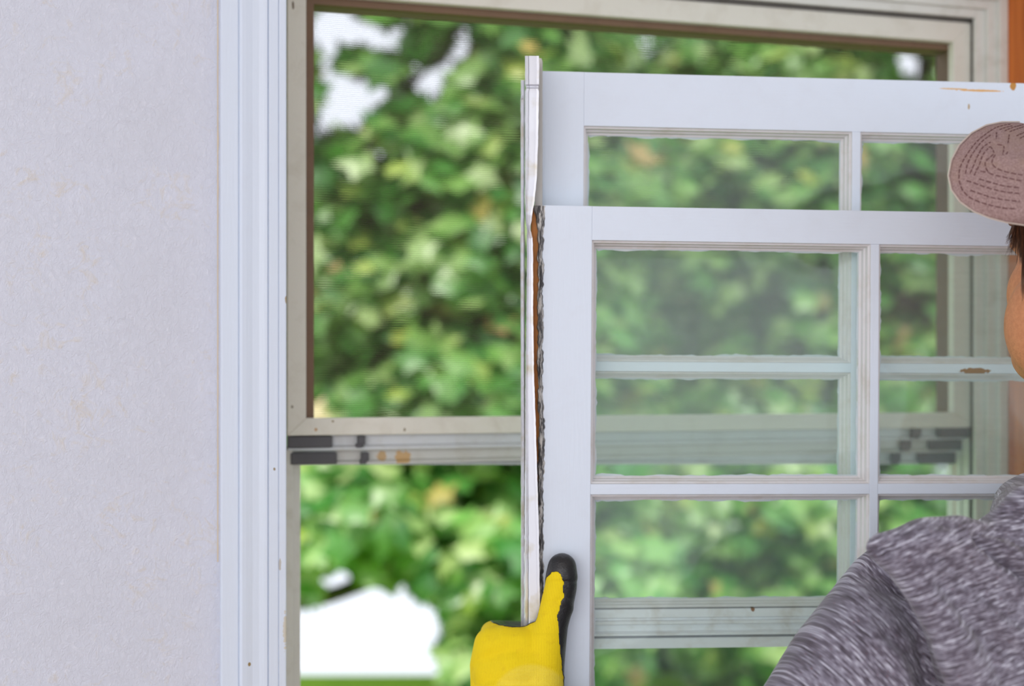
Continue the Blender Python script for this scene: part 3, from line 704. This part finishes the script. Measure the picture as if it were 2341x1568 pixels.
# shirt: sleeve (beneath) and the draped body of the shirt
u_ax = (SHL - ELB).normalized()
slb = chain([(ELB + (WR - ELB) * .93, .036), (ELB + (WR - ELB) * .45, .047), (ELB, .0636)], .3) + chain([(ELB, .0636), (P(1880, 1735, 1.2243), 0.0742), (P(2000, 1582, 1.2349), 0.0832), (P(2115, 1432, 1.2508), 0.0827), (P(2200, 1345, 1.2720), 0.0636)], .18)
me = blob(slb, voxel=.0042, smooth=8)
sculpt(me, [([(2000, 1290), (2060, 1350), (2115, 1430), (2160, 1568)], 46, -.030), ([(2030, 1450), (2085, 1500), (2115, 1568)], 16, -.008), ([(1990, 1380), (2050, 1440)], 22, -.003), ([(2000, 1450), (2060, 1500), (2085, 1568)], 22, .004), ([(1985, 1275), (2030, 1300)], 22, -.010),
            ([(1870, 1420), (1960, 1480)], 26, .003), ([(1790, 1510), (1860, 1568)], 26, .003), ([(1830, 1470), (1920, 1530)], 20, -.003), ([(1745, 1540), (1790, 1560)], 14, -.003)])
shirt = empty('shirt', SHL); shirt.parent = man; shirt.matrix_parent_inverse = man.matrix_world.inverted()
bpy.context.view_layer.update()
ac = u_ax.cross(FWD).normalized()
tilt = (u_ax * .93 - ac * .10).normalized()
knit_attr(me, SHL, ac, tilt, -1.2)
sleeve = link('sleeve', me, M['knit'], shirt, smooth=True)
me = blob(chain([(SHR + Vector((0, 0, -.02)), .06), (ELR, .06), (ELR + (WRR - ELR) * .93, .036)], .3), voxel=.006, smooth=6); knit_attr(me, SHR, UP, RGT)
link('sleeve', me, M['knit'], shirt, smooth=True)
tb = chain([(P(2012, 1252, 1.1645), 0.0133), (P(2060, 1262, 1.1613), 0.0196), (P(2130, 1262, 1.1645), 0.0307), (P(2180, 1268, 1.1719), 0.0339), (P(2240, 1300, 1.1878), 0.0382), (P(2330, 1330, 1.2090), 0.0583)], .16)
tb += chain([(P(2012, 1252, 1.1645), 0.0133), (P(2072, 1292, 1.1560), 0.0159), (P(2128, 1370, 1.1454), 0.0175), (P(2172, 1440, 1.1401), 0.0175), (P(2200, 1520, 1.1369), 0.0186), (P(2238, 1610, 1.1348), 0.0212), (P(2270, 1750, 1.1348), 0.0265)], .16)
tb += chain([(P(2060, 1262, 1.1713), 0.0191), (P(2150, 1330, 1.1713), 0.0297), (P(2230, 1430, 1.1766), 0.0424), (P(2290, 1540, 1.1819), 0.0509), (P(2360, 1750, 1.1978), 0.0636)], .16)
tb += chain([(P(2180, 1300, 1.1925), 0.0371), (P(2300, 1420, 1.2190), 0.0689), (P(2420, 1560, 1.2720), 0.1060), (P(2500, 1800, 1.3250), 0.1378)], .16)
tb += chain([(P(2318, 1212, 1.2031), 0.0233), (P(2360, 1180, 1.2084), 0.0276), (P(2440, 1165, 1.2296), 0.0318), (P(2560, 1170, 1.2826), 0.0339), (P(2640, 1150, 1.3780), 0.0318), (P(2560, 1120, 1.4522), 0.0318), (P(2430, 1120, 1.4416), 0.0318), (P(2350, 1160, 1.3462), 0.0318), (P(2318, 1212, 1.2031), 0.0233)], .18)
tb += chain([(P(2300, 1270, 1.2084), 0.0371), (P(2420, 1250, 1.2402), 0.0583), (P(2560, 1260, 1.3144), 0.0742), (SHR, .075)], .2)
tb += chain([(P(2560, 1300, 1.3462), 0.1166), (MID, .150), (Vector((MID.x, MID.y, 1.0)), .155)], .2)
tb += chain([(SHR, .07), (NB - UP * .065, .068), (P(2480, 1240, 1.30), .065)], .2)
tb += chain([(dn(MID, 1.0), .15), (dn(MID, .90) + l_h * .045, .135)], .2) + chain([(dn(MID, 1.0), .15), (dn(MID, .90) - l_h * .045, .135)], .2)
me = blob(tb, voxel=.0042, smooth=7)
sculpt(me, [([(2238, 1222), (2275, 1255), (2341, 1315), (2420, 1380)], 13, -.016), ([(1985, 1262), (2010, 1252), (2030, 1262)], 8, -.006), ([(2262, 1212), (2300, 1215), (2345, 1240)], 12, -.006), ([(2262, 1232), (2341, 1288)], 14, .004),
            ([(2060, 1250), (2110, 1300), (2170, 1395), (2220, 1500)], 20, .0035), ([(2100, 1240), (2170, 1225), (2220, 1240)], 22, .004), ([(2120, 1285), (2190, 1270), (2240, 1300)], 14, -.003),
            ([(2150, 1330), (2230, 1420), (2341, 1510)], 24, -.007), ([(2185, 1300), (2215, 1340), (2290, 1400), (2341, 1425)], 12, -.004), ([(2100, 1225), (2125, 1262), (2180, 1300)], 10, -.004), ([(2160, 1200), (2190, 1225), (2240, 1250)], 10, -.003), ([(2200, 1360), (2300, 1440), (2400, 1480)], 22, .003), ([(2140, 1290), (2200, 1350), (2280, 1400)], 16, .002), ([(2040, 1235), (2080, 1262)], 14, -.003),
            ([(2300, 1175), (2341, 1160)], 9, -.003)])
a = coords(me); nm = normals(me)
amp = np.array([noise.noise(Vector(p) * 26) * .0022 + noise.noise(Vector(p) * 60) * .0007 for p in a]); set_coords(me, a + nm * amp[:, None])
knit_attr(me, SHL, (RGT * .96 + UP * .25).normalized(), (UP * .97 - RGT * .20).normalized(), 1.6)
link('torso_panel', me, M['knit'], shirt, smooth=True)
# trousers and shoes, below the frame
lo = l_h * .10
for_leg = chain([(dn(MID, .95), .14), (dn(MID, .86) + lo, .10), (dn(MID, .48) + lo + f_h * .03, .07), (dn(MID, .08) + lo, .055)], .3) + chain([(dn(MID, .86) - lo, .10), (dn(MID, .48) - lo + f_h * .03, .07), (dn(MID, .08) - lo, .055)], .3)
t = NT('denim'); t.col(RGB(58, 68, 92)); t.rough(.9); M['denim'] = t.m
link('trousers', blob(for_leg, voxel=.012, smooth=4), M['denim'], man, smooth=True)
t = NT('boot_leather'); t.col(RGB(92, 62, 40)); t.rough(.5); M['boot'] = t.m
for s in (1, -1):
    q = dn(MID, .045) + lo * s
    link('shoe', blob(chain([(q - f_h * .05, .044), (q + f_h * .06, .044), (q + f_h * .16 + UP * -.006, .036)], .3), voxel=.008, smooth=3), M['boot'], man, smooth=True)

# cap
t = NT('cap_cloth'); v = t.world()
w1 = t.noise(t.scale(v, (1, 1, 3.0)), 520, 2, .6); w2 = t.noise(v, 28, 4, .6); w3 = t.noise(t.scale(v, (3, 3, .8)), 460, 2, .6)
c = t.ramp(t.math('ADD', t.math('MULTIPLY', w1, .5), t.math('MULTIPLY', w3, .5)), [(0.36, RGB(128, 100, 98)), (0.62, RGB(180, 152, 148))])
c = t.mix(t.math('MULTIPLY', t.math('SUBTRACT', w2, .5, clamp=True), 2.4, clamp=True), c, RGB(166, 138, 120))
t.col(c); t.rough(.95); t.bump(t.math('ADD', w1, w3), .45, .0008); M['cap'] = t.m
t = NT('maroon_thread'); t.col(RGB(92, 44, 46)); t.rough(.8); M['thread'] = t.m
t = NT('frayed_edge'); t.col(RGB(204, 188, 176)); t.rough(.95); M['fray'] = t.m
cap = empty('cap', hp(0, 0, .06)); cap.parent = man; cap.matrix_parent_inverse = man.matrix_world.inverted(); bpy.context.view_layer.update(); cap['label'] = 'faded pinkish brown cap with a stitched brim'
me = blob([], [(hp(-.008, 0, .058), AX, (.104, .084, .078))], voxel=.004, smooth=2)
bm = bmesh.new(); bm.from_mesh(me); bmesh.ops.bisect_plane(bm, geom=bm.verts[:] + bm.edges[:] + bm.faces[:], plane_co=hp(0, 0, .030), plane_no=-UP, clear_outer=True); bmesh.ops.solidify(bm, geom=bm.faces[:], thickness=.002); bm.to_mesh(me); bm.free()
link('crown', me, M['cap'], cap, smooth=True)
# brim: outer edge and root curves as seen, arched away over the top, with the far half carried on behind
EDGE = [(2341, 515, 1.2017), (2300, 509, 1.1997), (2262, 499, 1.1997), (2225, 484, 1.2017), (2194, 462, 1.2049), (2174, 434, 1.2091), (2167, 402, 1.2143), (2174, 366, 1.2216), (2192, 332, 1.2300), (2220, 304, 1.2394), (2254, 286, 1.2509), (2290, 279, 1.2624), (2330, 279, 1.2749), (2370, 286, 1.3062), (2400, 300, 1.3480), (2420, 330, 1.3846), (2435, 380, 1.4107), (2445, 450, 1.4212)]
ROOT = (2425, 395, 1.2174)
def brim_pt(s, v):                            # s along the edge 0..n-1, v 0 root .. 1 edge
    i = min(int(s), len(EDGE) - 2); f = s - i
    e = [EDGE[i][k] * (1 - f) + EDGE[i + 1][k] * f for k in range(3)]
    n = len(EDGE) - 1; th = s / n
    r = (2425 + 10 * math.sin(th * 6.3), 470 - 130 * min(1, th * 1.5), 1.210 + .09 * max(0, th - .45) * 2)
    x = r[0] + (e[0] - r[0]) * v; y = r[1] + (e[1] - r[1]) * v; z = r[2] + (e[2] - r[2]) * v - .010 * math.sin(math.pi * v) * (1 - .3 * th)
    return P(x, y, z)
vs, fs = [], []; NS, NV = 120, 30
for i in range(NS + 1):
    for j in range(NV + 1): vs.append(brim_pt(i / NS * (len(EDGE) - 1), j / NV))
for i in range(NS):
    for j in range(NV): fs.append((i * (NV + 1) + j, i * (NV + 1) + j + 1, (i + 1) * (NV + 1) + j + 1, (i + 1) * (NV + 1) + j))
me = mesh(vs, fs); bm = bmesh.new(); bm.from_mesh(me); bmesh.ops.recalc_face_normals(bm, faces=bm.faces); bmesh.ops.solidify(bm, geom=bm.faces[:], thickness=.0028)
bmesh.ops.smooth_vert(bm, verts=bm.verts, factor=.5, use_axis_x=True, use_axis_y=True, use_axis_z=True); bm.to_mesh(me); bm.free()
brim = link('brim', me, M['cap'], cap, smooth=True)
def thread_mesh(paths, r=.00042, dash=.0042, gap=.0016):
    vs, fs = [], []
    for path in paths:
        d = 0.0
        for a, b in zip(path, path[1:]):
            L_ = (b - a).length
            if (d % (dash + gap)) < dash:
                ax = (b - a).normalized(); u = ax.cross(FWD).normalized(); w = ax.cross(u)
                k = len(vs)
                for q in (a, b):
                    for c_ in range(5): vs.append(q + u * (r * math.cos(c_ * 1.2566)) + w * (r * .8 * math.sin(c_ * 1.2566)))
                for c_ in range(5): fs.append((k + c_, k + (c_ + 1) % 5, k + 5 + (c_ + 1) % 5, k + 5 + c_))
            d += L_
    return mesh(vs, fs)
from mathutils.bvhtree import BVHTree
bv = BVHTree.FromPolygons([v_.co.copy() for v_ in brim.data.vertices], [tuple(p_.vertices) for p_ in brim.data.polygons])
def on_brim(px, py):
    h = bv.ray_cast(CAM, ray(px, py).normalized()); return (h[0] - ray(px, py).normalized() * .0003) if h[0] else None
def path_px(pts, n=60):
    A = np.array(pts, float); t_ = np.linspace(0, len(A) - 1, n * (len(A) - 1)); out = []
    for q in t_:                              # Catmull-Rom through the points
        i = min(int(q), len(A) - 2); f = q - i
        p0, p1, p2, p3 = A[max(i - 1, 0)], A[i], A[i + 1], A[min(i + 2, len(A) - 1)]
        c_ = .5 * (2 * p1 + (p2 - p0) * f + (2 * p0 - 5 * p1 + 4 * p2 - p3) * f * f + (3 * p1 - p0 - 3 * p2 + p3) * f ** 3)
        h = on_brim(*c_)
        if h is not None: out.append(h)
    return out
def zc(pts): return [(2140 + x / 5.23, 260 + y / 5.23) for x, y in pts]
ST = [[(940, 1135), (800, 1125), (600, 1080), (420, 1010), (330, 930), (283, 830), (275, 720), (300, 610), (380, 470), (500, 320), (680, 185), (800, 140), (900, 122)],
      [(350, 720), (380, 590), (440, 470), (540, 340), (650, 255)], [(405, 715), (460, 590), (500, 500), (560, 400), (650, 340)], [(455, 740), (520, 600), (560, 490), (640, 395)],
      [(650, 390), (690, 470), (600, 560), (590, 620), (640, 710), (800, 755), (1030, 805)], [(705, 490), (670, 560), (680, 610), (740, 660), (860, 700), (1040, 735)],
      [(365, 800), (450, 825), (600, 880), (800, 930), (1010, 955)], [(515, 780), (640, 815), (800, 860), (1000, 885)], [(410, 915), (540, 960), (680, 1005), (830, 1030), (1000, 1050)],
      [(530, 690), (620, 700)], [(725, 220), (720, 300)], [(875, 250), (860, 360)], [(730, 368), (810, 390), (795, 490)], [(855, 455), (840, 490)],
      [(820, 205), (900, 170), (1045, 128)], [(880, 215), (960, 185), (1050, 155)], [(960, 265), (1050, 225)], [(760, 190), (830, 165), (910, 145)], [(1000, 295), (1050, 270)]]
link('stitching', thread_mesh([path_px(zc(s)) for s in ST]), M['thread'], cap)['label'] = 'maroon stitching'
link('frayed_rim', thread_mesh([[brim_pt(s, 1.0) - FWD * .001 for s in np.linspace(0, 12, 240)]], r=.0006, dash=9, gap=.001), M['fray'], cap)['label'] = 'pale frayed rim'
# hair: back of the head and the tuft at the temple
t = NT('brown_hair'); n = t.noise(t.scale(t.world(), (1, 1, .15)), 500, 2, .6); t.col(t.ramp(n, [(.3, RGB(52, 32, 24)), (.7, RGB(126, 80, 54))])); t.rough(.5); M['hair'] = t.m
hair = empty('hair', hp(-.03, 0, .02)); hair.parent = man; hair.matrix_parent_inverse = man.matrix_world.inverted(); bpy.context.view_layer.update()
link('nape_hair', blob([], [(hp(-.034, 0, .022), AX, (.083, .080, .075)), (hp(-.012, .070, .005), AX, (.026, .012, .04)), (hp(-.012, -.070, .005), AX, (.026, .012, .04))], voxel=.005, smooth=3), M['hair'], hair, smooth=True)
rng = np.random.default_rng(3); vs, fs = [], []
def strand(pts, r):
    n0 = len(vs)
    for k, q in enumerate(pts):
        ax = (pts[min(k + 1, len(pts) - 1)] - pts[max(k - 1, 0)]).normalized(); u = ax.cross(FWD).normalized(); w = ax.cross(u); rr = r * (1 - .85 * k / (len(pts) - 1))
        for c_ in range(3): vs.append(q + u * (rr * math.cos(c_ * 2.094)) + w * (rr * math.sin(c_ * 2.094)))
    for k in range(len(pts) - 1):
        for c_ in range(3):
            a0 = n0 + 3 * k; fs.append((a0 + c_, a0 + (c_ + 1) % 3, a0 + 3 + (c_ + 1) % 3, a0 + 3 + c_))
for k in range(520):
    x = 2316 + rng.uniform(0, 60) ** 1.0; x0 = x; L_ = rng.uniform(55, 105) if x > 2325 else rng.uniform(35, 85)
    if x > 2338: L_ = rng.uniform(90, 190)
    sweep = rng.uniform(-22, 4) if x < 2326 else rng.uniform(-6, 10)
    Zs = 1.258 + rng.uniform(0, .022) - (x - 2316) * .0003
    pts = [P(x0 + sweep * (k_ / 5) ** 1.6, 503 + L_ * k_ / 5, Zs) for k_ in range(6)]
    strand(pts, rng.uniform(.00035, .0007))
link('temple_hair', mesh(vs, fs), M['hair'], hair)

# ------------------------------------------------------------------ the glove
def G(px, py, dz=0.0): return P(px, py, 1.398 + dz)
T = -.006
balls = chain([(G(1285, 1297, -.014), .0136), (G(1284, 1318, -.015), .0152), (G(1281, 1345, -.015), .0155), (G(1272, 1385, -.015), .0158), (G(1262, 1425, -.017), .0155), (G(1252, 1462, -.019), .0180), (G(1240, 1520, -.020), .021), (G(1232, 1580, -.022), .024)], .12)
balls += [(G(1213, 1449, -.012), .0085), (G(1222, 1446, -.013), .0100), (G(1204, 1450, -.011), .0080)]
balls += chain([(G(1200, 1478, -.016), .0185), (G(1160, 1474, -.012), .0195), (G(1128, 1476, -.006), .0195)], .15)          # web to index knuckle
balls += chain([(G(1240, 1520, -.020), .021), (G(1180, 1530, -.018), .026), (G(1135, 1535, -.008), .024)], .15)
balls += chain([(G(1232, 1580, -.022), .024), (G(1180, 1595, -.022), .028), (G(1133, 1592, -.006), .025)], .15)
balls += chain([(G(1160, 1600, -.02), .030), (G(1185, 1660, -.026), .031), (G(1195, 1760, -.03), .031)], .15)
balls += chain([(G(1200, 1640, -.024), .030), (G(1230, 1600, -.022), .024)], .15)
balls += chain([(G(1128, 1476, -.006), .0195), (G(1112, 1520, -.004), .0165), (G(1104, 1560, -.002), .0125), (G(1112, 1620, -.002), .015)], .15)
# four fingers folded round behind the sash edge
for y, r, L_, kx in ((1445, .0118, 1.0, 1120), (1512, .0120, 1.06, 1104), (1566, .0115, 1.0, 1101), (1618, .0100, .85, 1108)):
    balls += chain([(G(kx + 8, y + 10, .002), r * 1.15), (G(kx + 6, y + 2, .034), r * 1.05), (G(kx + 18, y, .066), r), (G(kx + 60 * L_, y + 1, .094), r), (G(kx + 115 * L_, y + 4, .098), r * .95), (G(kx + 150 * L_, y + 6, .094), r * .85)], .16)
me = blob(balls, voxel=.0014, smooth=8, sub=3)
# seams and creases of the knit thumb, and the heel fold
sculpt(me, [([(1245, 1330), (1285, 1329), (1318, 1330)], 3.0, -.0011), ([(1240, 1378), (1262, 1376), (1284, 1370)], 4, -.0008), ([(1290, 1372), (1312, 1400)], 9, .0012), ([(1296, 1300), (1300, 1330)], 5, .0006), ([(1100, 1490), (1125, 1470), (1190, 1455)], 12, .001)])
a = coords(me); nm = normals(me); x, y, z = nproj(a)
YEL = [(900, 1440), (1100, 1405), (1119, 1416), (1121, 1421), (1125, 1424), (1143, 1430), (1165, 1434), (1190, 1434), (1208, 1430), (1218, 1424), (1228, 1406), (1236, 1370), (1241, 1342), (1252, 1320), (1262, 1310), (1272, 1308), (1280, 1314), (1284, 1324), (1288, 1330), (1285, 1340), (1285, 1352), (1287, 1360),
       (1286, 1368), (1279, 1376), (1278, 1388), (1273, 1400), (1272, 1412), (1275, 1428), (1276, 1445), (1275, 1462), (1279, 1476), (1280, 1495), (1283, 1510), (1284, 1530), (1287, 1550), (1288, 1575), (1300, 1800), (900, 1800)]
jx = np.array([noise.noise(Vector((p[0], p[1], p[2])) * 420) for p in a]) * 1.6
front = (nm @ np.array(FWD)) < 0.25
yel = inside_poly(x + jx, y + jx, YEL) & (front | (y > 1640))
me.update()
n_f = len(me.polygons)
py_ = np.zeros(n_f, bool)
for i, p_ in enumerate(me.polygons):
    vv = [yel[k] for k in p_.vertices]; py_[i] = sum(vv) * 2 >= len(vv)
t = NT('yellow_knit'); v = t.obj(); at = t.n.new('ShaderNodeAttribute'); at.attribute_name = 'rib'; sp = t.n.new('ShaderNodeSeparateXYZ'); t.l.new(at.outputs['Vector'], sp.inputs[0])
rb = t.math('SINE', t.math('MULTIPLY', sp.outputs[0], 6.2832 / .00155)); rc = t.math('SINE', t.math('MULTIPLY', sp.outputs[1], 6.2832 / .00125))
pit = t.math('MULTIPLY', t.math('SUBTRACT', t.math('ADD', t.math('MULTIPLY', rb, .9), t.math('MULTIPLY', rc, .35)), .35, clamp=True), 1.3, clamp=True)
c = t.mix(t.math('MULTIPLY', pit, .55), RGB(248, 218, 2), RGB(206, 160, 0))
cuff = t.math('MULTIPLY', t.math('SUBTRACT', sp.outputs[2], 0.0), 1.0, clamp=True)
wt = t.math('MULTIPLY', t.math('GREATER_THAN', rc, .35), cuff)
c = t.mix(t.math('MULTIPLY', wt, .55), c, RGB(246, 232, 132))
gr = t.noise(v, 90, 4, .6); c = t.mix(t.math('MULTIPLY', t.math('SUBTRACT', gr, .58, clamp=True), 2, clamp=True), c, RGB(222, 178, 20))
t.col(c); t.rough(.85); t.bump(t.math('SUBTRACT', 1.0, pit), .5, .0006); M['yellow'] = t.m
t = NT('black_latex'); v = t.world(); n = t.noise(t.scale(v, (1, 1, 1.6)), 520, 2, .6, .8); n2 = t.noise(v, 70, 3, .6)
t.col(t.mix(t.math('MULTIPLY', t.math('SUBTRACT', n2, .54, clamp=True), 2.4, clamp=True), RGB(32, 31, 33), RGB(88, 88, 90))); t.rough(.34); t.bump(n, .5, .0009); M['latex'] = t.m
def submesh(me, sel, off, thick):
    bm = bmesh.new(); bm.from_mesh(me); bm.faces.ensure_lookup_table(); bm.verts.ensure_lookup_table()
    if off:
        nn = [v_.normal.copy() for v_ in bm.verts]
        for v_, q in zip(bm.verts, nn): v_.co += q * off
    bmesh.ops.delete(bm, geom=[bm.faces[i] for i in range(len(bm.faces)) if not sel[i]], context='FACES')
    for _ in range(3):
        bd = [v_ for v_ in bm.verts if v_.is_boundary]; bmesh.ops.smooth_vert(bm, verts=bd, factor=.5, use_axis_x=True, use_axis_y=True, use_axis_z=True)
    if thick: bmesh.ops.solidify(bm, geom=bm.faces[:], thickness=thick)
    o = bpy.data.meshes.new('g'); bm.to_mesh(o); bm.free(); return o
glove = empty('glove', G(1190, 1600)); glove.parent = man; glove.matrix_parent_inverse = man.matrix_world.inverted(); bpy.context.view_layer.update()
glove['label'] = 'yellow knit work glove dipped in black rubber'
arr = np.zeros((len(a), 3), np.float32)
sc_ = z / FPX
# ribs fan slightly left of the thumb, run straight on it
fan = np.clip((1215 - x) / 140, 0, 1); X_ = (x - 1215); Y_ = (y - 1430)
arr[:, 0] = (X_ - .18 * Y_ * fan - .0009 * X_ * Y_ * fan * .6 + .10 * (y - 1330) * (1 - fan) * (y < 1450)) * sc_; arr[:, 1] = Y_ * sc_
ce = ((x - 1215) / 92) ** 2 + ((y - 1600) / 84) ** 2
arr[:, 2] = (ce < 1).astype(np.float32) * np.clip((1 - ce) * 6, 0, 1)
at = me.attributes.new('rib', 'FLOAT_VECTOR', 'POINT'); at.data.foreach_set('vector', arr.ravel())
sculpt_ring = np.exp(-((np.sqrt(ce) - 1) / .03) ** 2) * .0006 * (y < 1640)
set_coords(me, a + nm * sculpt_ring[:, None])
g1 = link('knit_fabric', submesh(me, np.ones(n_f, bool), 0, 0), M['yellow'], glove, smooth=True)
g2 = link('rubber_coating', submesh(me, ~py_, .0006, .0006), M['latex'], glove, smooth=True); g2['label'] = 'black rubber coating'
glove2 = empty('glove', mirror(G(1190, 1600))); glove2.parent = man; glove2.matrix_parent_inverse = man.matrix_world.inverted(); bpy.context.view_layer.update()
for g in (g1, g2):
    m2 = g.data.copy(); c_ = coords(m2); nn = np.array(nrm_s); d_ = (c_ - np.array(xe_m)) @ nn; set_coords(m2, c_ - 2 * d_[:, None] * nn[None]); m2.flip_normals()
    q = bpy.data.objects.new(g.name.split('.')[0], m2); COL.objects.link(q); q.parent = glove2; q.matrix_parent_inverse = glove2.matrix_world.inverted()
